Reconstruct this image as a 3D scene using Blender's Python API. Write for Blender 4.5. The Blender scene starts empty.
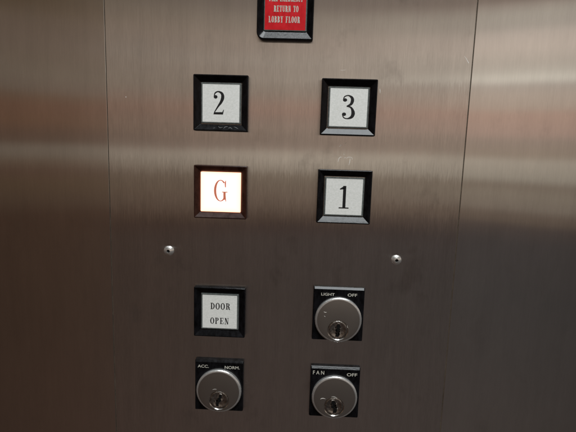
import bpy, bmesh, math, random
from mathutils import Matrix, Vector
random.seed(7)
C = bpy.context.scene.collection
MM = 0.001

# ------------------------------------------------------------------ camera (fitted to the photograph)
R = [[0.999089016821071, -0.03040119231543567, 0.029948355101836573],
     [0.034346025464415154, 0.9893430366479217, -0.1414945453756672],
     [-0.02532759369351048, 0.14239425319186477, 0.9894859219087594]]
CAM = (0.010476, -0.2586017, 0.0240156)          # metres, panel face is the plane y = 0
FPX = 430.0
def b(v): return Vector((v[0], v[2], -v[1]))      # x right, y down, z forward  ->  Blender axes
cx, cy, cz = b(R[0]), -b(R[1]), -b(R[2])
cam_d = bpy.data.cameras.new('camera'); cam = bpy.data.objects.new('camera', cam_d); C.objects.link(cam)
M = Matrix(((cx[0], cy[0], cz[0], CAM[0]), (cx[1], cy[1], cz[1], CAM[1]), (cx[2], cy[2], cz[2], CAM[2]), (0, 0, 0, 1)))
cam.matrix_world = M
cam_d.sensor_width = 36; cam_d.sensor_fit = 'HORIZONTAL'; cam_d.lens = 36 * FPX / 576
cam_d.clip_start = 0.01; cam_d.clip_end = 50
bpy.context.scene.camera = cam

def plane_at(u, v):                                # photo pixel -> point of the panel plane (x, z)
    d = [(u - 288) / FPX, (v - 216) / FPX, 1]
    w = b([sum(R[k][i] * d[k] for k in range(3)) for i in range(3)])
    t = -CAM[1] / w.y
    return CAM[0] + w.x * t, CAM[2] + w.z * t

# ------------------------------------------------------------------ node helpers
def lin(c): return tuple(((x / 255) / 12.92 if x / 255 <= .04045 else ((x / 255 + .055) / 1.055) ** 2.4) for x in c)
class NT:
    def __init__(s, tree): s.t = tree; s.n = tree.nodes; s.l = tree.links
    def add(s, typ, **kw):
        nd = s.n.new(typ)
        for k, v in kw.items():
            if k.startswith('i_'):
                nd.inputs[k[2:].replace('_', ' ')].default_value = v
            else: setattr(nd, k, v)
        return nd
    def set(s, sock, v):
        if hasattr(v, 'is_linked') or isinstance(v, bpy.types.NodeSocket): s.l.new(v, sock)
        else: sock.default_value = v
    def math(s, op, a, b_=0.0, c=0.0, clamp=False):
        nd = s.n.new('ShaderNodeMath'); nd.operation = op; nd.use_clamp = clamp
        s.set(nd.inputs[0], a); s.set(nd.inputs[1], b_); s.set(nd.inputs[2], c); return nd.outputs[0]
    def vmath(s, op, a, b_=(0, 0, 0)):
        nd = s.n.new('ShaderNodeVectorMath'); nd.operation = op
        s.set(nd.inputs[0], a); s.set(nd.inputs[1], b_); return nd.outputs[0]
    def comb(s, x, y, z):
        nd = s.n.new('ShaderNodeCombineXYZ')
        for i, v in enumerate((x, y, z)): s.set(nd.inputs[i], v)
        return nd.outputs[0]
    def noise(s, vec, scale, detail=2.0, rough=.5):
        nd = s.n.new('ShaderNodeTexNoise'); nd.inputs['Scale'].default_value = scale
        nd.inputs['Detail'].default_value = detail; nd.inputs['Roughness'].default_value = rough
        s.l.new(vec, nd.inputs['Vector']); return nd.outputs[0]
    def mapped(s, scale, loc=(0, 0, 0)):
        tc = s.n.new('ShaderNodeTexCoord'); mp = s.n.new('ShaderNodeMapping')
        mp.inputs['Scale'].default_value = scale; mp.inputs['Location'].default_value = loc
        geo = s.n.new('ShaderNodeNewGeometry')
        s.l.new(geo.outputs['Position'], mp.inputs['Vector']); return mp.outputs[0]
    def mix(s, f, a, b_):
        nd = s.n.new('ShaderNodeMix'); nd.data_type = 'RGBA'
        s.set(nd.inputs[0], f); s.set(nd.inputs[6], a); s.set(nd.inputs[7], b_); return nd.outputs[2]
    def ramp(s, fac, stops):
        nd = s.n.new('ShaderNodeValToRGB'); cr = nd.color_ramp
        while len(cr.elements) < len(stops): cr.elements.new(.5)
        for i, (p, c) in enumerate(sorted(stops)):
            cr.elements[i].position = p; cr.elements[i].color = (*c, 1) if len(c) == 3 else c
        s.l.new(fac, nd.inputs[0]); return nd.outputs[0]

def new_mat(name):
    m = bpy.data.materials.new(name); m.use_nodes = True; m.node_tree.nodes.clear()
    return m, NT(m.node_tree)

def principled(name, col, rough=.4, metal=0.0, spec=.5, noise=None, bump=None, emis=None, estr=0.0, coat=0.0):
    """noise = (scale, amount): brightness mottling;  bump = (scale vector, strength)"""
    m, n = new_mat(name)
    p = n.add('ShaderNodeBsdfPrincipled'); o = n.add('ShaderNodeOutputMaterial')
    n.l.new(p.outputs[0], o.inputs[0])
    p.inputs['Base Color'].default_value = (*col, 1); p.inputs['Roughness'].default_value = rough
    p.inputs['Metallic'].default_value = metal; p.inputs['Specular IOR Level'].default_value = spec
    p.inputs['Coat Weight'].default_value = coat
    if noise:
        v = n.mapped(noise[0] if isinstance(noise[0], tuple) else (noise[0],) * 3)
        f = n.noise(v, 1.0, 4.0, .6)
        a = noise[1]
        n.l.new(n.ramp(f, [(.3, tuple(c * (1 - a) for c in col)), (.7, tuple(min(1, c * (1 + a)) for c in col))]), p.inputs['Base Color'])
        rr = n.add('ShaderNodeMapRange'); n.l.new(f, rr.inputs[0])
        rr.inputs[1].default_value = .3; rr.inputs[2].default_value = .7
        rr.inputs[3].default_value = rough * .75; rr.inputs[4].default_value = min(1, rough * 1.3)
        n.l.new(rr.outputs[0], p.inputs['Roughness'])
    if bump:
        v = n.mapped(bump[0]); f = n.noise(v, 1.0, 3.0, .6)
        bp = n.add('ShaderNodeBump'); bp.inputs['Strength'].default_value = bump[1]; bp.inputs['Distance'].default_value = .0002
        n.l.new(f, bp.inputs['Height']); n.l.new(bp.outputs[0], p.inputs['Normal'])
    if emis: p.inputs['Emission Color'].default_value = (*emis, 1); p.inputs['Emission Strength'].default_value = estr
    return m

def brushed(name, tint, ru, aniso, grain, wave, colvar, seed, smear=.09):
    """steel brushed vertically: tight highlights up and down, wide ones left and right"""
    m, n = new_mat(name)
    o = n.add('ShaderNodeOutputMaterial'); g = n.add('ShaderNodeBsdfAnisotropic')
    g.distribution = 'GGX'
    geo = n.add('ShaderNodeNewGeometry')
    fine = n.noise(n.mapped((1500, 40, 130), (seed, 0, 0)), 1.0, 3.0, .65)
    hair = n.noise(n.mapped((3200, 40, 45), (seed * 2, 3, 0)), 1.0, 2.0, .6)
    lowf = n.noise(n.mapped((9, 5, 14), (seed * 3, 1, 0)), 1.0, 2.0, .5)
    patch = n.noise(n.mapped((60, 10, 28), (seed * 5, 2, 0)), 1.0, 3.0, .6)
    dz = n.math('MULTIPLY', n.math('SUBTRACT', fine, .5), grain)
    dz2 = n.math('MULTIPLY', n.math('SUBTRACT', lowf, .5), wave)
    dz3 = n.math('MULTIPLY', n.math('SUBTRACT', hair, .5), grain * .6)
    dx = n.math('MULTIPLY', n.math('SUBTRACT', hair, .5), grain * 2)
    nrm = n.vmath('NORMALIZE', n.vmath('ADD', geo.outputs['Normal'], n.comb(dx, 0.0, n.math('ADD', dz3, n.math('ADD', dz, dz2)))))
    n.l.new(nrm, g.inputs['Normal'])
    tg = n.comb(0.0, 0.0, 1.0)
    n.l.new(tg, g.inputs['Tangent'])
    g.inputs['Roughness'].default_value = ru
    g.inputs['Anisotropy'].default_value = aniso
    g.inputs['Rotation'].default_value = 0.0
    v = n.math('ADD', n.math('MULTIPLY', n.math('SUBTRACT', fine, .5), colvar * 1.6), n.math('MULTIPLY', n.math('SUBTRACT', hair, .5), colvar * 1.3))
    v = n.math('ADD', v, n.math('MULTIPLY', n.math('SUBTRACT', patch, .5), .22))
    mid = n.noise(n.mapped((170, 10, 7), (seed * 7, 5, 0)), 1.0, 4.0, .7)
    v = n.math('ADD', v, n.math('MULTIPLY', n.math('SUBTRACT', mid, .5), colvar * 1.1 + .07))
    sm = n.noise(n.mapped((38, 10, 30), (seed * 11, 8, 0)), 1.0, 5.0, .62)
    smr = n.add('ShaderNodeMapRange', interpolation_type='SMOOTHSTEP'); n.l.new(sm, smr.inputs[0]); smr.inputs[1].default_value = .55; smr.inputs[2].default_value = .72
    v = n.math('SUBTRACT', v, n.math('MULTIPLY', smr.outputs[0], smear))
    n.l.new(n.math('ADD', ru, n.math('MULTIPLY', smr.outputs[0], ru * .35)), g.inputs['Roughness'])
    v = n.math('ADD', v, 1.0)
    col = n.vmath('SCALE', tint); n.l.new(v, col.node.inputs['Scale'])
    n.l.new(col, g.inputs['Color'])
    n.l.new(g.outputs[0], o.inputs[0])
    return m

mat = {}
mat['plate'] = brushed('brushed_steel', (.92, .91, .895), .155, .84, .0135, .009, .18, 1.3)
mat['side'] = brushed('satin_steel', (.90, .89, .875), .10, .70, .002, .010, .08, 4.1, .05)
mat['groove'] = principled('groove_metal', (.15, .12, .09), .6, 0, .3, noise=((30, 30, 90), .35))
mat['black'] = principled('black_plastic', (.005, .005, .006), .17, 0, .19, noise=((420, 420, 160), .75), bump=((300, 300, 900), .16))
mat['black_glow_tint'] = principled('black_plastic_glow_tint', (.030, .011, .007), .30, 0, .3, noise=((260, 260, 160), .35), bump=((700, 700, 500), .12))  # base colour browned to paint the button's glow onto its bezel
mat['lens'] = principled('clear_lens_edge', (.13, .145, .14), .15, 0, .6, noise=(500, .3))
mat['white'] = principled('speckled_white', (.92, .94, .89), .34, 0, .5, noise=((900, 900, 1300), .09), bump=((1500, 1500, 1500), .14))
mat['red'] = principled('red_plastic', (.66, .008, .016), .3, 0, .5, noise=((300, 300, 200), .15))
mat['ink'] = principled('black_ink', (.008, .008, .009), .5)
mat['white_ink'] = principled('white_paint', (.60, .585, .51), .5, noise=(2500, .22))
mat['steel_face'] = principled('nickel_face', (.48, .47, .45), .37, 1.0, .5, bump=((2400, 500, 2400), .03))
mat['rim'] = principled('rounded_rim', (.80, .80, .79), .26, .82, .5, noise=(600, .05))
mat['chrome'] = principled('polished_nickel', (.78, .76, .73), .16, 1.0, .5, noise=(900, .1))
mat['screw'] = principled('bright_zinc', (.95, .94, .92), .24, .85, .5)
mat['plug'] = principled('worn_nickel', (.42, .405, .385), .28, 1.0, .5, noise=(700, .35), bump=((900, 900, 900), .6))
mat['hole_shade'] = principled('painted_slot_shade', (.004, .004, .004), .7, 0, .2)  # flat black that paints the shade inside keyways and screw sockets
mat['scuff'] = principled('pale_scuff', (.13, .135, .135), .6, 0)
mat['scratch'] = principled('bare_scratch', (.88, .85, .79), .5, 0)
mat['lit_ink'] = principled('lit_brown_ink', (.12, .05, .03), .5, emis=(.42, .12, .07), estr=1.0)

def lit_face():
    m, n = new_mat('lit_white_face')
    o = n.add('ShaderNodeOutputMaterial'); e = n.add('ShaderNodeEmission'); n.l.new(e.outputs[0], o.inputs[0])
    geo = n.add('ShaderNodeNewGeometry')
    d = n.vmath('SUBTRACT', geo.outputs['Position'], (-37.0 * MM, 0, .6 * MM))
    sp = n.add('ShaderNodeSeparateXYZ'); n.l.new(d, sp.inputs[0])
    mx = n.math('MAXIMUM', n.math('ABSOLUTE', sp.outputs[0]), n.math('ABSOLUTE', sp.outputs[2]))
    mr = n.add('ShaderNodeMapRange'); n.l.new(mx, mr.inputs[0]); mr.inputs[1].default_value = .0085; mr.inputs[2].default_value = .0122
    col = n.mix(mr.outputs[0], (1.8, 1.15, 1.04, 1), (1.6, 1.0, .86, 1))
    n.l.new(col, e.inputs[0]); e.inputs[1].default_value = 1.0
    return m
mat['lit'] = lit_face()
mat['lit_edge'] = principled('lit_lens_edge', (.3, .15, .1), .3, emis=(1.0, .44, .28), estr=2.6)

# ------------------------------------------------------------------ object helpers
def link(name, me, parent=None, m=None, smooth=False):
    o = bpy.data.objects.new(name, me); C.objects.link(o)
    if m:
        for k in (m if isinstance(m, list) else [m]): me.materials.append(k)
    if parent: o.parent = parent
    if smooth:
        for p in me.polygons: p.use_smooth = True
    return o
def obj(name, bm, m, parent=None, smooth=False, angle=None):
    me = bpy.data.meshes.new(name)
    bmesh.ops.recalc_face_normals(bm, faces=bm.faces)
    bm.to_mesh(me); bm.free()
    o = link(name, me, parent, m, smooth)
    if angle is not None:
        me.set_sharp_from_angle(angle=math.radians(angle))
    return o
def thing(name, label, cat, x, z, group=None):
    o = bpy.data.objects.new(name, None); C.objects.link(o); o.location = (x * MM, 0, z * MM)
    o.empty_display_size = .005
    o['label'] = label; o['category'] = cat
    if group: o['group'] = group
    return o

def rrect(x0, x1, z0, z1, rad, seg=5):
    """loop of a rounded rectangle, rad = (bl, br, tr, tl)"""
    pts = []
    for (px, pz, a0, r) in ((x0, z0, 180, rad[0]), (x1, z0, 270, rad[1]), (x1, z1, 0, rad[2]), (x0, z1, 90, rad[3])):
        ccx = px + r if px == x0 else px - r; ccz = pz + r if pz == z0 else pz - r
        for k in range(seg + 1):
            a = math.radians(a0 + 90 * k / seg)
            pts.append((ccx + r * math.cos(a), ccz + r * math.sin(a)))
    return pts
def loft(bm, loops, cap_last=False, cap_first=False):
    """loops: list of (points, height) in mm, height towards the viewer (-y)"""
    rings = [[bm.verts.new((x * MM, -h * MM, z * MM)) for x, z in pts] for pts, h in loops]
    n = len(rings[0])
    for a, c in zip(rings, rings[1:]):
        for i in range(n):
            j = (i + 1) % n
            bm.faces.new((a[i], a[j], c[j], c[i]))
    if cap_last: bm.faces.new(rings[-1])
    if cap_first: bm.faces.new(rings[0])
    return rings
def circle(cx_, cz_, r, n=72): return [(cx_ + r * math.cos(2 * math.pi * k / n), cz_ + r * math.sin(2 * math.pi * k / n)) for k in range(n)]

# ------------------------------------------------------------------ lettering: stroke-built serif capitals and figures
class Glyphs:
    def __init__(s): s.polys = []
    def rect(s, x0, y0, x1, y1): s.polys.append([[(x0, y0), (x1, y0), (x1, y1), (x0, y1)]])
    def poly(s, *p): s.polys.append([list(p)])
    def ball(s, x, y, r, ry=None):
        ry = ry or r
        s.polys.append([[(x + r * math.cos(math.radians(k * 20)), y + ry * math.sin(math.radians(k * 20))) for k in range(18)]])
    def ring(s, cx_, cy_, rx, ry, tx, ty, a0=0, a1=360, n=36):
        """ellipse band, tx thick at the sides and ty thick at top and bottom"""
        q = []
        pts = []
        for k in range(n + 1):
            a = math.radians(a0 + (a1 - a0) * k / n)
            pts.append(((cx_ + rx * math.cos(a), cy_ + ry * math.sin(a)), (cx_ + (rx - tx) * math.cos(a), cy_ + (ry - ty) * math.sin(a))))
        for (a, c), (d, e) in zip(pts, pts[1:]): q.append([a, d, e, c])
        s.polys.append(q)
    def stroke(s, pts, n=8):
        """pts (x, y, width) through a Catmull-Rom spline"""
        P = [pts[0]] + list(pts) + [pts[-1]]; c = []
        for i in range(1, len(P) - 2):
            for k in range(n):
                t = k / n
                c.append(tuple(.5 * (2 * P[i][j] + (P[i + 1][j] - P[i - 1][j]) * t + (2 * P[i - 1][j] - 5 * P[i][j] + 4 * P[i + 1][j] - P[i + 2][j]) * t * t + (3 * P[i][j] - P[i - 1][j] - 3 * P[i + 1][j] + P[i + 2][j]) * t ** 3) for j in range(3)))
        c.append(tuple(pts[-1])); e = []
        for i in range(len(c)):
            a = c[max(0, i - 1)]; d = c[min(len(c) - 1, i + 1)]
            dx, dy = d[0] - a[0], d[1] - a[1]; l = math.hypot(dx, dy) or 1
            w = c[i][2] / 2; e.append(((c[i][0] - dy / l * w, c[i][1] + dx / l * w), (c[i][0] + dy / l * w, c[i][1] - dx / l * w)))
        s.polys.append([[a, d, f, g] for (a, g), (d, f) in zip(e, e[1:])])

def glyph(g, ch, T=.15, t=.05):
    """capital of height 1; returns its width"""
    W = .62; sv = t
    def stem(x, y0=0, y1=1, th=None):
        g.rect(x, y0, x + (th or T), y1)
    def serif(x0, x1, y): g.rect(x0, y, x1, y + sv)
    if ch == '2':
        g.ball(.095, .745, .085, .075)
        g.stroke([(.03, .76, .04), (.075, .91, .055), (.22, .973, .055), (.375, .89, .11), (.41, .73, .145), (.345, .54, .12), (.2, .33, .07), (.05, .09, .04), (.035, .02, .04)])
        g.poly((.0, 0), (.43, 0), (.47, .2), (.44, .2), (.40, .1), (.03, .09)); return .48
    if ch == '3':
        g.ball(.12, .79, .085, .07)
        g.stroke([(.05, .80, .035), (.10, .93, .045), (.25, .978, .045), (.385, .90, .105), (.42, .77, .135), (.36, .62, .10), (.2, .535, .04)])
        g.stroke([(.2, .535, .04), (.38, .48, .07), (.47, .27, .145), (.42, .10, .12), (.25, .022, .045), (.10, .06, .04), (.035, .2, .035)])
        g.ball(.105, .2, .085, .07); return .52
    if ch == '1':
        stem(.17, .03, 1, .14); g.poly((.17, .90), (.17, .85), (.02, .83), (.02, .87), (.17, .97), (.30, 1.0), (.30, .93))
        g.rect(.0, 0, .46, .045); return .46
    if ch == 'g_big':
        g.ring(.29, .5, .29, .5, .10, .035, 48, 322, 44)
        g.poly((.53, .97), (.505, .97), (.47, .86), (.49, .66), (.53, .66)); g.rect(.42, .08, .52, .42); g.rect(.36, .42, .60, .455)
        g.poly((.52, .0), (.545, .0), (.52, .3), (.47, .2)); return .60
    if ch == 'O': g.ring(.31, .5, .31, .515, T, t, 0, 360); return W
    if ch == 'Q': g.ring(.31, .5, .31, .515, T, t, 0, 360); return W
    if ch in 'CG':
        g.ring(.31, .5, .31, .515, T, t, 42, 318)
        g.rect(.535, .66, .575, .98); 
        if ch == 'C': g.rect(.54, .04, .575, .26)
        else: g.rect(.46, .03, .46 + T, .42); g.rect(.38, .42, .66, .42 + sv)
        return W + (.02 if ch == 'G' else 0)
    if ch == 'D':
        stem(.08); serif(0, .26, 0); serif(0, .26, 1 - sv); g.ring(.22, .5, .40, .5, T, t, -90, 90, 24); return W
    if ch in 'PRB':
        stem(.08); serif(0, .32, 0); serif(0, .28, 1 - sv)
        g.ring(.26, .755, .30 if ch != 'B' else .28, .245, T, t, -90, 90, 20)
        if ch == 'B': g.ring(.26, .265, .34, .265, T, t, -90, 90, 20)
        if ch == 'R': g.stroke([(.30, .51, t), (.44, .42, T), (.47, .2, T), (.53, .04, T * .7), (.64, .04, t)])
        return W if ch != 'R' else W + .02
    if ch in 'EF':
        stem(.08); serif(0, .56, 1 - sv); g.rect(.2, .49, .4, .49 + sv); g.rect(.385, .38, .425, .64)
        g.poly((.56, 1), (.52, 1), (.50, .72), (.56, .72))
        if ch == 'E': serif(0, .56, 0); g.poly((.58, 0), (.54, 0), (.50, .3), (.58, .3))
        else: serif(0, .34, 0)
        return .6
    if ch == 'L':
        stem(.08); serif(0, .32, 1 - sv); serif(0, .56, 0); g.poly((.58, 0), (.54, 0), (.50, .32), (.58, .32)); return .6
    if ch == 'I': stem(.09); serif(0, .33, 0); serif(0, .33, 1 - sv); return .33
    if ch == 'T':
        stem(.235); serif(.13, .49, 0); serif(0, .62, 1 - sv); g.poly((0, 1), (.05, 1), (.08, .72), (.0, .72)); g.poly((.62, 1), (.57, 1), (.54, .72), (.62, .72)); return W
    if ch == 'N':
        g.rect(.08, 0, .08 + t, 1); g.rect(.50, 0, .50 + t, 1); g.poly((.06, 1), (.06 + T * 1.1, 1), (.50 + t, 0), (.50 + t - T * .9, 0))
        serif(0, .24, 0); serif(0, .2, 1 - sv); serif(.40, .64, 1 - sv); return .64
    if ch == 'M':
        g.rect(.07, 0, .07 + t, 1); stem(.58); g.poly((.05, 1), (.05 + T, 1), (.40, .12), (.33, .0)); g.poly((.66, 1), (.60, 1), (.33, .0), (.38, .02))
        serif(0, .2, 0); serif(0, .2, 1 - sv); serif(.5, .8, 0); serif(.55, .8, 1 - sv); return .8
    if ch == 'U':
        g.rect(.08, .28, .08 + T, 1); g.rect(.50, .28, .50 + t, 1); g.ring(.08 + (.42 + t) / 2, .29, (.42 + t) / 2, .30, T * .8, t * 1.2, 180, 360, 20)
        serif(0, .30, 1 - sv); serif(.40, .64, 1 - sv); return .64
    if ch == 'Y':
        stem(.24, 0, .45); serif(.13, .49, 0); g.poly((.05, 1), (.05 + T * 1.15, 1), (.24 + T, .42), (.24, .42)); g.poly((.52, 1), (.57, 1), (.24 + T, .42), (.24 + T * .6, .42))
        serif(0, .28, 1 - sv); serif(.42, .64, 1 - sv); return .64
    return .42                                      # space

def lettering(name, lines, m, parent, T, t, height, yfront, gap=.14):
    """lines = [(text, x0, x1, z0)] in mm relative to the thing; scaled to the width x0..x1"""
    bm = bmesh.new(); k = 0
    for (text, x0, x1, z0, hh) in lines:
        adv = 0; items = []
        seq = [text] if text == 'g_big' else list(text)
        for ch in seq:
            g = Glyphs(); w = glyph(g, ch, T, t); items.append((g, adv)); adv += w + gap
        adv -= gap; sx = (x1 - x0) / adv
        for g, off in items:
            for pl in g.polys:
                k += 1; h = yfront + .012 * (k % 7)
                cache = {}
                for q in pl:
                    vs = []
                    for (x, y) in q:
                        key = (round(x, 5), round(y, 5))
                        if key not in cache: cache[key] = bm.verts.new(((x0 + (off + x) * sx) * MM, -h * MM, (z0 + y * hh) * MM))
                        if cache[key] not in vs: vs.append(cache[key])
                    if len(vs) > 2:
                        try: bm.faces.new(vs)
                        except ValueError: pass
    bmesh.ops.triangulate(bm, faces=bm.faces)
    me = bpy.data.meshes.new(name); bm.to_mesh(me); bm.free()
    return link(name, me, parent, m)

def sans(name, words, m, parent, yfront):
    """words = [(text, x0, x1, z0, cap height, tilt)] engraved sans capitals from the built-in font"""
    bm = bmesh.new()
    for (text, x0, x1, z0, hh, tilt) in words:
        cu = bpy.data.curves.new('t', 'FONT'); cu.body = text; cu.size = 1; cu.offset = .012; cu.resolution_u = 4
        o = bpy.data.objects.new('t', cu); C.objects.link(o)
        dg = bpy.context.evaluated_depsgraph_get(); me = bpy.data.meshes.new_from_object(o.evaluated_get(dg))
        xs = [v.co.x for v in me.vertices]; ys = [v.co.y for v in me.vertices]
        sx = (x1 - x0) / (max(xs) - min(xs)); sy = hh / (max(ys) - min(ys))
        for v in me.vertices:
            x = (v.co.x - min(xs)) * sx; y = (v.co.y - min(ys)) * sy
            v.co = ((x0 + x) * MM, -yfront * MM, (z0 + y + x * tilt) * MM)
        bm.from_mesh(me)
        bpy.data.objects.remove(o); bpy.data.curves.remove(cu); bpy.data.meshes.remove(me)
    me = bpy.data.meshes.new(name); bm.to_mesh(me); bm.free()
    return link(name, me, parent, m)

# ------------------------------------------------------------------ wall panels and faceplate
XL, XR = -105.3, 106.3
def slab(x0, x1, z0, z1, m, name, y0=0.0, thick=1.5, nx=24, nz=40):
    """thin sheet with small rolled edges, face at y = -y0"""
    bm = bmesh.new()
    e = .16
    loft(bm, [(rrect(x0, x1, z0, z1, (.2,) * 4, 2), y0 - thick), (rrect(x0, x1, z0, z1, (.2,) * 4, 2), y0 - e),
              (rrect(x0 + .05, x1 - .05, z0 + .05, z1 - .05, (.2,) * 4, 2), y0 - .05),
              (rrect(x0 + e, x1 - e, z0 + e, z1 - e, (.2,) * 4, 2), y0)], cap_last=True)
    return obj(name, bm, m)
fp = slab(XL, XR, -330, 330, mat['plate'], 'control_faceplate')
fp['label'] = 'brushed stainless steel faceplate that carries the buttons, key switches and screws'; fp['category'] = 'faceplate'
wl = slab(-700, XL - .5, -330, 330, mat['side'], 'wall_left', y0=-.1); wl['kind'] = 'structure'
wr = slab(XR + .5, 700, -330, 330, mat['side'], 'wall_right', y0=-.1); wr['kind'] = 'structure'
bm = bmesh.new(); loft(bm, [(rrect(-700, 700, -335, 335, (1,) * 4, 1), -4), (rrect(-700, 700, -335, 335, (1,) * 4, 1), -1.1)], cap_last=True)
wb = obj('wall_backing', bm, mat['groove']); wb['kind'] = 'structure'

# fine scratches in the steel
def scr(pts, w=.2, parent=None, h=.03, ox=0, oz=0):
    bm = bmesh.new(); g = Glyphs(); g.stroke([(x, z, w * k) for x, z, k in pts], 5)
    for q in g.polys[0]:
        vs = [bm.verts.new(((x + ox) * MM, -h * MM, (z + oz) * MM)) for x, z in q]; bm.faces.new(vs)
    bmesh.ops.remove_doubles(bm, verts=bm.verts, dist=1e-6)
    obj('scratch', bm, mat['scratch'], parent or fp)
scr([(32.6, 20.2, .6), (33.0, 22.2, 1.6), (33.9, 23.2, 1.3), (34.9, 23.2, .5)])
scr([(36.0, 22.6, .5), (36.6, 23.0, 1.0), (37.4, 22.9, .5)]); scr([(37.6, 22.4, .5), (38.4, 23.3, 1.2), (40.6, 23.2, 1.1), (40.9, 22.0, .8)])
scr([(39.7, 22.6, 1.0), (39.5, 20.4, 1.5), (39.1, 18.6, .6)]); scr([(33.0, 29.3, 1.1), (34.0, 30.3, 1.4), (34.8, 30.2, .5)])
scr([(36.0, 31.0, .4), (37.0, 31.8, .9)]); scr([(101.6, 82.4, .5), (103.0, 80.8, 1.2), (104.4, 78.6, 2.0)], .18)
scr([(-94.3, 54.6, 1.5), (-93.9, 54.4, 1.5)], .3); scr([(31.5, 73.0, .6), (33.0, 72.9, .9), (34.6, 73.2, .5)], .12)
scr([(35.6, 25.4, .5), (36.1, 24.6, .8)]); scr([(54.8, 63.2, .5), (55.0, 62.0, 1.6), (55.1, 60.6, .5)], .2)

# ------------------------------------------------------------------ buttons
def bezel(parent, m, hx0, hx1, hz0, hz1, ix0, ix1, iz0, iz1, rad=(.7, .7, .7, .7), H=4.0, D=1.9):
    bm = bmesh.new()
    L = []
    def add(d, h, r=0):
        L.append((rrect(hx0 + d, hx1 - d, hz0 + d, hz1 - d, tuple(max(.05, q - d) for q in rad)), h))
    add(0, 0.0); add(-.0, H - .55); add(.12, H - .2); add(.38, H); add(.72, H)
    f = [.0, .35, .7, 1.0]
    for k, t in enumerate(f[1:]):
        pts = rrect(hx0 + .72 + (ix0 - hx0 - .72) * t, hx1 - .72 - (hx1 - .72 - ix1) * t, hz0 + .72 + (iz0 - hz0 - .72) * t, hz1 - .72 - (hz1 - .72 - iz1) * t,
                    tuple(max(.12, q - .72) * (1 - .6 * t) + .08 for q in rad))
        L.append((pts, H + (D - H) * t))
    L.append((rrect(ix0, ix1, iz0, iz1, (.3,) * 4), .3))
    loft(bm, L)
    return obj('bezel', bm, m, parent, smooth=True, angle=22)

def cap(parent, x0, x1, z0, z1, rim, mface, mlens, h):
    """clear moulded cap with the printed insert on it"""
    bm = bmesh.new()
    loft(bm, [(rrect(x0, x1, z0, z1, (.5,) * 4), .2), (rrect(x0, x1, z0, z1, (.5,) * 4), h - .45),
              (rrect(x0 + .4, x1 - .4, z0 + .4, z1 - .4, (.4,) * 4), h - .02),
              (rrect(x0 + rim - .1, x1 - rim + .1, z0 + rim - .1, z1 - rim + .1, (.3,) * 4), h - .02)], cap_last=True)
    c = obj('button_cap', bm, mlens, parent)
    bm = bmesh.new()
    loft(bm, [(rrect(x0 + rim, x1 - rim, z0 + rim, z1 - rim, (.25,) * 4), h - .1), (rrect(x0 + rim, x1 - rim, z0 + rim, z1 - rim, (.25,) * 4), h)], cap_last=True)
    f = obj('face', bm, mface, c)
    return c

GRP = 'square push buttons in black bezels'
def push_button(label, x, z, w=16.0, lit=False):
    t = thing('push_button', label, 'button', x, z, GRP)
    bezel(t, mat['black_glow_tint'] if lit else mat['black'], -w, w, -w, w, -12.1, 12.1, -12.0, 12.0)
    if lit: c = cap(t, -12.0, 12.0, -11.9, 11.9, .55, mat['lit'], mat['lit_edge'], 2.9)
    else: c = cap(t, -11.8, 11.8, -11.7, 11.7, 1.0, mat['white'], mat['lens'], 2.5)
    return t, c
t, c = push_button('unlit push button marked with the numeral 2', -37.15, 52.1)
lettering('numeral', [('2', -4.4, 1.9, -6.3, 13.3)], mat['ink'], c, .16, .05, 13, 2.53)
def scuff(t, pts, w):
    bm = bmesh.new(); g = Glyphs(); g.stroke([(x, z, w * k) for x, z, k in pts], 4)
    for q in g.polys[0]:
        bm.faces.new([bm.verts.new((x * MM, -(4.04 - (z + 15.28) / 3.28 * 2.1) * MM, z * MM)) for x, z in q])
    bmesh.ops.remove_doubles(bm, verts=bm.verts, dist=1e-6); obj('scuff', bm, mat['scuff'], t)
for q in ([(-1.5, -13.2, .4), (-.4, -13.9, 1), (1.2, -13.7, .5)], [(1.8, -14.3, .5), (2.7, -13.4, 1.2), (4.1, -13.2, .6)], [(4.6, -14.1, .8), (5.8, -13.8, 1.3), (6.9, -14.5, .4)], [(7.6, -13.3, .4), (9.0, -13.6, 1), (10.4, -14.4, .5)], [(-4.5, -14.4, .4), (-3.2, -14.1, .7)]):
    scuff(t, q, .22)
t, c = push_button('unlit push button marked with the numeral 3', 37.0, 51.7)
lettering('numeral', [('3', -3.9, 3.5, -6.5, 13.6)], mat['ink'], c, .16, .05, 13, 2.53)
t, c = push_button('glowing push button marked with the letter G', -36.95, .2, 15.9, True)
lettering('letter', [('g_big', -3.9, 4.2, -5.5, 12.9)], mat['lit_ink'], c, .11, .04, 13, 2.93)
t, c = push_button('unlit push button marked with the numeral 1', 36.95, -.2)
lettering('numeral', [('1', -2.9, 3.0, -6.9, 13.5)], mat['ink'], c, .16, .05, 13, 2.53)
t, c = push_button('push button reading DOOR OPEN above the ACC. NORM. key switch', -36.9, -74.75)
lettering('lettering', [('DOOR', -5.8, 6.5, 1.6, 4.1), ('OPEN', -5.9, 5.7, -7.9, 4.0)], mat['ink'], c, .16, .06, 4, 2.53, .13)

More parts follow.
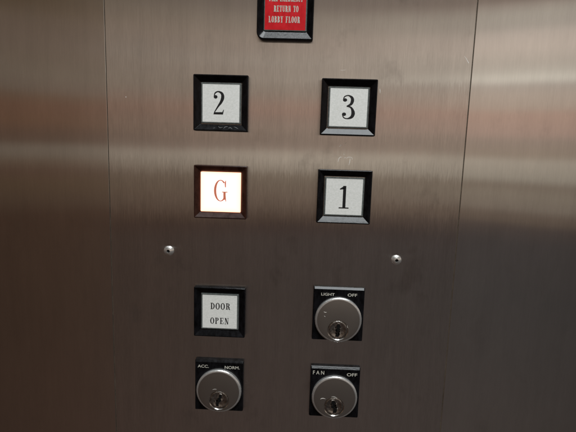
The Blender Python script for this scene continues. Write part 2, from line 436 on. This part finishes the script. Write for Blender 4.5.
# red sign, cut by the top of the picture
t = thing('emergency_sign', 'red sign reading RETURN TO LOBBY FLOOR in a tall black bezel', 'sign', -1.05, 112)
bezel(t, mat['black'], -16, 16, -24, 24, -12.3, 12.3, -19.2, 19.2, (4.0, .9, .9, .9))
bm = bmesh.new()
loft(bm, [(rrect(-12.2, 12.2, -19.1, 19.1, (.4,) * 4), .2), (rrect(-12.2, 12.2, -19.1, 19.1, (.4,) * 4), 2.1), (rrect(-11.9, 11.9, -18.8, 18.8, (.4,) * 4), 2.4)], cap_last=True)
c = obj('lens', bm, mat['lens'], t)
bm = bmesh.new(); loft(bm, [(rrect(-11.6, 11.5, -18.4, 18.4, (.3,) * 4), 2.3), (rrect(-11.6, 11.5, -18.4, 18.4, (.3,) * 4), 2.47)], cap_last=True)
obj('face', bm, mat['red'], c)
lettering('lettering', [('FIRE EMERGENCY', -9.3, 9.6, -3.2, 3.4), ('RETURN TO', -6.6, 7.3, -8.7, 3.3), ('LOBBY FLOOR', -9.4, 8.3, -14.5, 3.4)],
          mat['white_ink'], c, .22, .10, 3.4, 2.50, .12)

# ------------------------------------------------------------------ key switches
def key_switch(label, x, z, w, hgt, cyl, plug, words, key_tilt, bev=2.0, kw=1.0, flip=1, marks=()):
    """cyl, plug: centres relative to the plate centre (mm)"""
    t = thing('key_switch', label, 'key switch', x, z, 'key switches on black square plates')
    bm = bmesh.new(); a, q = w / 2, hgt / 2
    def L(d, dt, h, r): return (rrect(-a + d, a - d, -q + d, q - dt, (r,) * 4, 3), h)
    loft(bm, [L(0, 0, 0, .3), L(0, 0, 2.5 - .82 * (bev - .18), .3), L(.25, .18, 2.7 - .82 * (bev - .18), .3), L(.35, bev, 2.7, .3), L(.5, bev + .15, 2.75, .3)], cap_last=True)
    p = obj('plate', bm, mat['black'], t)
    sans('lettering', words, mat['white_ink'], p, 2.79)
    # lock cylinder with a stepped rim and a round opening for the plug
    r = 14.35; cxx, czz = cyl; px, pz = plug; pr = 6.1
    H = 5.3
    bm = bmesh.new()
    lo = [(circle(cxx, czz, r, 96), 2.7), (circle(cxx, czz, r, 96), H - .75), (circle(cxx, czz, r - .15, 96), H - .50), (circle(cxx, czz, r - .45, 96), H - .22), (circle(cxx, czz, r - .85, 96), H - .06), (circle(cxx, czz, r - 1.2, 96), H)]
    rings = loft(bm, lo)
    rings[-1][0].index
    # match circle of the opening, angles shared
    inner = [bm.verts.new((vx * MM, -H * MM, vz * MM)) for vx, vz in circle(px, pz, pr + .35, 96)]
    in2 = [bm.verts.new((vx * MM, -(H - .35) * MM, vz * MM)) for vx, vz in circle(px, pz, pr, 96)]
    in3 = [bm.verts.new((vx * MM, -(H - 1.4) * MM, vz * MM)) for vx, vz in circle(px, pz, pr - .02, 96)]
    for A, B_ in ((rings[-1], inner), (inner, in2), (in2, in3)):
        for i in range(96):
            j = (i + 1) % 96; bm.faces.new((A[i], A[j], B_[j], B_[i]))
    bm.faces.new(in3)
    cy_o = obj('lock_cylinder', bm, [mat['steel_face'], mat['chrome'], mat['rim']], t, smooth=True, angle=30)
    for f in cy_o.data.polygons:
        rr = max(math.hypot(cy_o.data.vertices[v].co.x / MM - cxx, cy_o.data.vertices[v].co.z / MM - czz) for v in f.vertices)
        mn = min(math.hypot(cy_o.data.vertices[v].co.x / MM - cxx, cy_o.data.vertices[v].co.z / MM - czz) for v in f.vertices)
        if mn > r - 1.25: f.material_index = 2
        elif all(math.hypot(cy_o.data.vertices[v].co.x / MM - px, cy_o.data.vertices[v].co.z / MM - pz) < pr + .4 for v in f.vertices): f.material_index = 1
    # plug: turned disc with a soft step and a dished face
    bm = bmesh.new()
    loft(bm, [(circle(px, pz, pr - .3, 64), H - 1.3), (circle(px, pz, pr - .3, 64), H - .5), (circle(px, pz, pr - .7, 64), H - .18), (circle(px, pz, pr - 1.3, 64), H - .15),
              (circle(px, pz, pr - 1.9, 64), H - .5), (circle(px, pz, pr - 3.2, 64), H - .75), (circle(px, pz, .3, 64), H - .8)], cap_last=True)
    pg = obj('key_plug', bm, mat['plug'], cy_o, smooth=True, angle=50)
    # keyway: warded outline filled with painted slot shade, tilted as the plug was left
    ca, sa = math.cos(math.radians(key_tilt)), math.sin(math.radians(key_tilt))
    prof = [(-.5, 3.9), (.55, 3.9), (.75, 2.7), (.35, 1.8), (1.1, 1.0), (1.0, .1), (.3, -.5), (.45, -1.3), (1.2, -1.9), (1.0, -3.0), (.6, -4.3),
            (-.7, -4.3), (-.6, -3.1), (-.1, -2.4), (-.3, -1.5), (-1.1, -.8), (-1.3, .2), (-.6, .9), (-.7, 1.8), (-1.1, 2.6)]
    prof = [(a * kw * flip, b) for a, b in prof][::flip]
    def slot(k, h, zoff=0): return [(px + (ux * k) * ca - (uz * (1 + (k - 1) * .3)) * sa, pz + zoff + (ux * k) * sa + (uz * (1 + (k - 1) * .3)) * ca) for ux, uz in prof]
    bm = bmesh.new()
    loft(bm, [(slot(1.35, 0), H - .9), (slot(1.2, 0), H - .12), (slot(1.0, 0), H - .10)])
    obj('slot_rim', bm, mat['chrome'], cy_o)
    bm = bmesh.new(); vs = [bm.verts.new((vx * MM, -(H - .13) * MM, vz * MM)) for vx, vz in slot(1.08, 0)]
    bmesh.ops.triangulate(bm, faces=[bm.faces.new(vs)])
    me = bpy.data.meshes.new('keyway'); bm.to_mesh(me); bm.free(); link('keyway', me, cy_o, mat['hole_shade'])
    for mk in marks: scr(mk, .3, cy_o, H + .02)
    return t
key_switch('key switch marked LIGHT and OFF, below the numeral 1 button', 36.9, -73.2, 31.5, 34.4, (0, -3.1), (0, -9.3),
           [('LIGHT', -11.0, -2.8, 11.7, 1.75, 0), ('OFF', 5.2, 11.0, 11.7, 1.9, 0)], -6, 1.4, 1.35, 1, [[(-9.2, 2.3, .5), (-8.3, 1.9, 1.2), (-7.4, 2.0, .5)], [(-8.9, -.4, .4), (-8.1, -.9, .9)]])
key_switch('key switch marked ACC. and NORM., in the left column', -36.95, -124.3, 31.0, 34.0, (.2, -2.5), (.5, -8.3),
           [('ACC.', -13.7, -6.6, 12.1, 1.95, 0), ('NORM.', 3.6, 13.1, 11.9, 2.0, 0)], -15, 1.0, 1.2, -1, [[(-3.6, -1.2, .4), (-2.2, -.8, .8), (-1.0, -.9, .4)]])
key_switch('key switch marked FAN and OFF, below the LIGHT key switch', 37.0, -125.2, 31.4, 33.9, (-.1, -2.5), (-.2, -8.2),
           [('F A N', -14.2, -7.1, 11.8, 2.5, 0), ('OFF', 7.2, 13.7, 11.4, 2.1, 0)], 9, 1.25, 1.5, 1, [[(-9.0, -3.5, .5), (-8.0, -2.9, 1.6), (-6.6, -2.9, 1.1), (-5.8, -3.2, .5)], [(-2.0, -1.5, .5), (-.2, -1.4, .9), (1.4, -2.3, .5)]])

# ------------------------------------------------------------------ screws
def screw(label, x, z, tilt):
    t = thing('screw', label, 'screw', x, z, 'button-head screws in the faceplate')
    bm = bmesh.new(); n = 48
    lo = [(circle(0, 0, 3.1, n), 0.0), (circle(0, 0, 3.1, n), .25)]
    for k in range(1, 6):
        a = math.radians(90 * k / 6.2); lo.append((circle(0, 0, 3.1 * math.cos(a) if 3.1 * math.cos(a) > 1.25 else 1.25, n), .25 + 1.55 * math.sin(a)))
    def hexl(r): 
        o = []
        for k in range(n):
            a = 2 * math.pi * k / n; q = (a - math.radians(tilt)) % (math.pi / 3) - math.pi / 6
            rr = r * math.cos(math.pi / 6) / math.cos(q); o.append((rr * math.cos(a), rr * math.sin(a)))
        return o
    lo += [(hexl(1.15), 1.76), (hexl(1.1), .7)]
    loft(bm, lo, cap_last=True)
    obj('head', bm, mat['screw'], t, smooth=True, angle=40)
    bm = bmesh.new(); loft(bm, [(hexl(1.05), .72), (hexl(1.05), .8)], cap_last=True); obj('socket', bm, mat['hole_shade'], t)  # black hexagon painted as the shade in the socket
screw('small domed screw left of the buttons, under the glowing button row', -69.3, -37.5, 10)
screw('small domed screw right of the numeral 1 button and below it', 70.9, -38.1, 25)

# ------------------------------------------------------------------ surroundings that the steel mirrors: soft bands of a lift car
TOPC = (.42, .42, .41); KW = 1.10; KX = .8; GREY = .09
def stops(col_x, prof, k=1.0):
    out = []
    for (py, c) in prof:
        x, z = plane_at(col_x, py)
        dx, dy, dz = x - CAM[0], -CAM[1], z - CAM[2]
        tt = dz / math.sqrt(dy * dy + KX * dx * dx)
        cl = lin(c); gy = sum(cl) / 3
        out.append(((tt + 1.0) / 1.8, tuple((v + (gy - v) * GREY) * k for v in cl)))
    return out

profC = [(432, (62, 53, 49)), (300, (62, 54, 50)), (240, (65, 56, 52)), (226, (64, 51, 46)), (221, (72, 58, 49)), (216, (84, 68, 57)), (208, (98, 82, 70)), (195, (107, 90, 77)), (183, (113, 98, 84)), (176, (122, 108, 93)), (169, (150, 137, 122)), (158, (166, 152, 136)),
         (153, (163, 148, 132)), (149, (138, 120, 107)), (141, (130, 113, 100)), (130, (136, 120, 106)), (120, (137, 117, 104)), (112, (146, 118, 103)), (103, (145, 118, 103)), (97, (140, 121, 107)), (88, (139, 124, 110)), (74, (142, 126, 113)), (62, (149, 136, 123)), (48, (142, 127, 114)), (36, (146, 130, 116)), (18, (134, 121, 108)), (6, (120, 108, 98)), (-30, (104, 96, 88)), (-90, (110, 104, 97))]
profL = [(432, (62, 46, 37)), (300, (62, 46, 36)), (235, (65, 48, 37)), (215, (66, 48, 37)), (200, (75, 58, 45)), (184, (81, 63, 47)), (170, (83, 62, 49)), (162, (92, 74, 59)), (153, (105, 92, 79)), (146, (104, 90, 77)),
         (142, (87, 68, 55)), (132, (90, 68, 54)), (122, (99, 72, 54)), (106, (101, 73, 56)), (98, (100, 78, 61)), (90, (104, 89, 76)), (76, (108, 94, 80)), (60, (105, 90, 76)), (40, (102, 86, 73)), (20, (98, 82, 68)), (10, (90, 74, 58)), (0, (84, 68, 52)), (-60, (72, 62, 52))]
profR = [(432, (56, 50, 47)), (300, (54, 50, 48)), (244, (57, 52, 50)), (227, (65, 56, 52)), (222, (82, 70, 60)), (214, (88, 75, 65)), (209, (104, 93, 82)), (194, (112, 101, 88)), (185, (104, 91, 79)), (180, (128, 119, 106)), (161, (144, 133, 119)),
         (157, (128, 113, 98)), (141, (133, 116, 103)), (134, (149, 124, 110)), (114, (156, 128, 112)), (108, (155, 137, 122)), (94, (159, 143, 129)), (83, (153, 141, 130)), (80.5, (190, 182, 168)), (75, (182, 173, 159)), (70, (168, 158, 145)), (62, (164, 152, 139)), (46, (175, 160, 147)), (33, (170, 156, 144)), (26, (151, 141, 130)), (12, (150, 141, 129)), (3, (136, 123, 112)), (-2, (112, 97, 87)), (-60, (100, 92, 84))]
w = bpy.data.worlds.new('World'); bpy.context.scene.world = w; w.use_nodes = True
w.node_tree.nodes.clear(); n = NT(w.node_tree)
out = n.add('ShaderNodeOutputWorld'); bg = n.add('ShaderNodeBackground'); n.l.new(bg.outputs[0], out.inputs[0])
tc = n.add('ShaderNodeTexCoord'); sp = n.add('ShaderNodeSeparateXYZ'); n.l.new(tc.outputs['Generated'], sp.inputs[0])
dep = n.math('MAXIMUM', n.math('MULTIPLY', sp.outputs[1], -1.0), .12)
den = n.math('SQRT', n.math('ADD', n.math('MULTIPLY', dep, dep), n.math('MULTIPLY', n.math('MULTIPLY', sp.outputs[0], sp.outputs[0]), KX)))
tt = n.math('DIVIDE', sp.outputs[2], den); ss = n.math('DIVIDE', sp.outputs[0], dep)
fac = n.math('MULTIPLY', n.math('ADD', tt, 1.0), 1 / 1.8, clamp=True)
rl = n.ramp(fac, stops(50, profL, KW * .90)); rc = n.ramp(fac, stops(285, profC, KW)); rr_ = n.ramp(fac, stops(520, profR, KW * 1.22))
fl = n.add('ShaderNodeMapRange', interpolation_type='SMOOTHSTEP'); n.l.new(ss, fl.inputs[0]); fl.inputs[1].default_value = -.60; fl.inputs[2].default_value = -.02
fr = n.add('ShaderNodeMapRange', interpolation_type='SMOOTHSTEP'); n.l.new(ss, fr.inputs[0]); fr.inputs[1].default_value = .02; fr.inputs[2].default_value = .50
c1 = n.mix(fl.outputs[0], rl, rc); c2 = n.mix(fr.outputs[0], c1, rr_)
up = n.add('ShaderNodeMapRange', interpolation_type='SMOOTHSTEP'); n.l.new(tt, up.inputs[0]); up.inputs[1].default_value = .75; up.inputs[2].default_value = 1.3
c3 = n.mix(up.outputs[0], c2, (*TOPC, 1))
edge = n.add('ShaderNodeMapRange', interpolation_type='SMOOTHSTEP'); n.l.new(ss, edge.inputs[0]); edge.inputs[1].default_value = .50; edge.inputs[2].default_value = .80; edge.inputs[3].default_value = 1; edge.inputs[4].default_value = .72
edl = n.add('ShaderNodeMapRange', interpolation_type='SMOOTHSTEP'); n.l.new(ss, edl.inputs[0]); edl.inputs[1].default_value = -.78; edl.inputs[2].default_value = -.5; edl.inputs[3].default_value = .8; edl.inputs[4].default_value = 1
c3v = n.vmath('SCALE', c3); n.l.new(n.math('MULTIPLY', edge.outputs[0], edl.outputs[0]), c3v.node.inputs['Scale']); c3 = c3v
n.l.new(c3, bg.inputs[0]); bg.inputs[1].default_value = 1.0

# ceiling light of the car
ld = bpy.data.lights.new('ceiling_light', 'AREA'); ld.shape = 'RECTANGLE'; ld.size = .62; ld.size_y = .75
ld.energy = 26; ld.color = (.93, .98, 1.0)
lo_ = bpy.data.objects.new('ceiling_light', ld); C.objects.link(lo_); lo_.location = (.26, -.70, 1.25)
lo_.rotation_euler = (0, 0, 0)

sc = bpy.context.scene
sc.view_settings.view_transform = 'Standard'; sc.view_settings.look = 'None'; sc.view_settings.exposure = 0
sc.render.engine = 'CYCLES'; sc.cycles.use_denoising = True
sc.cycles.max_bounces = 6
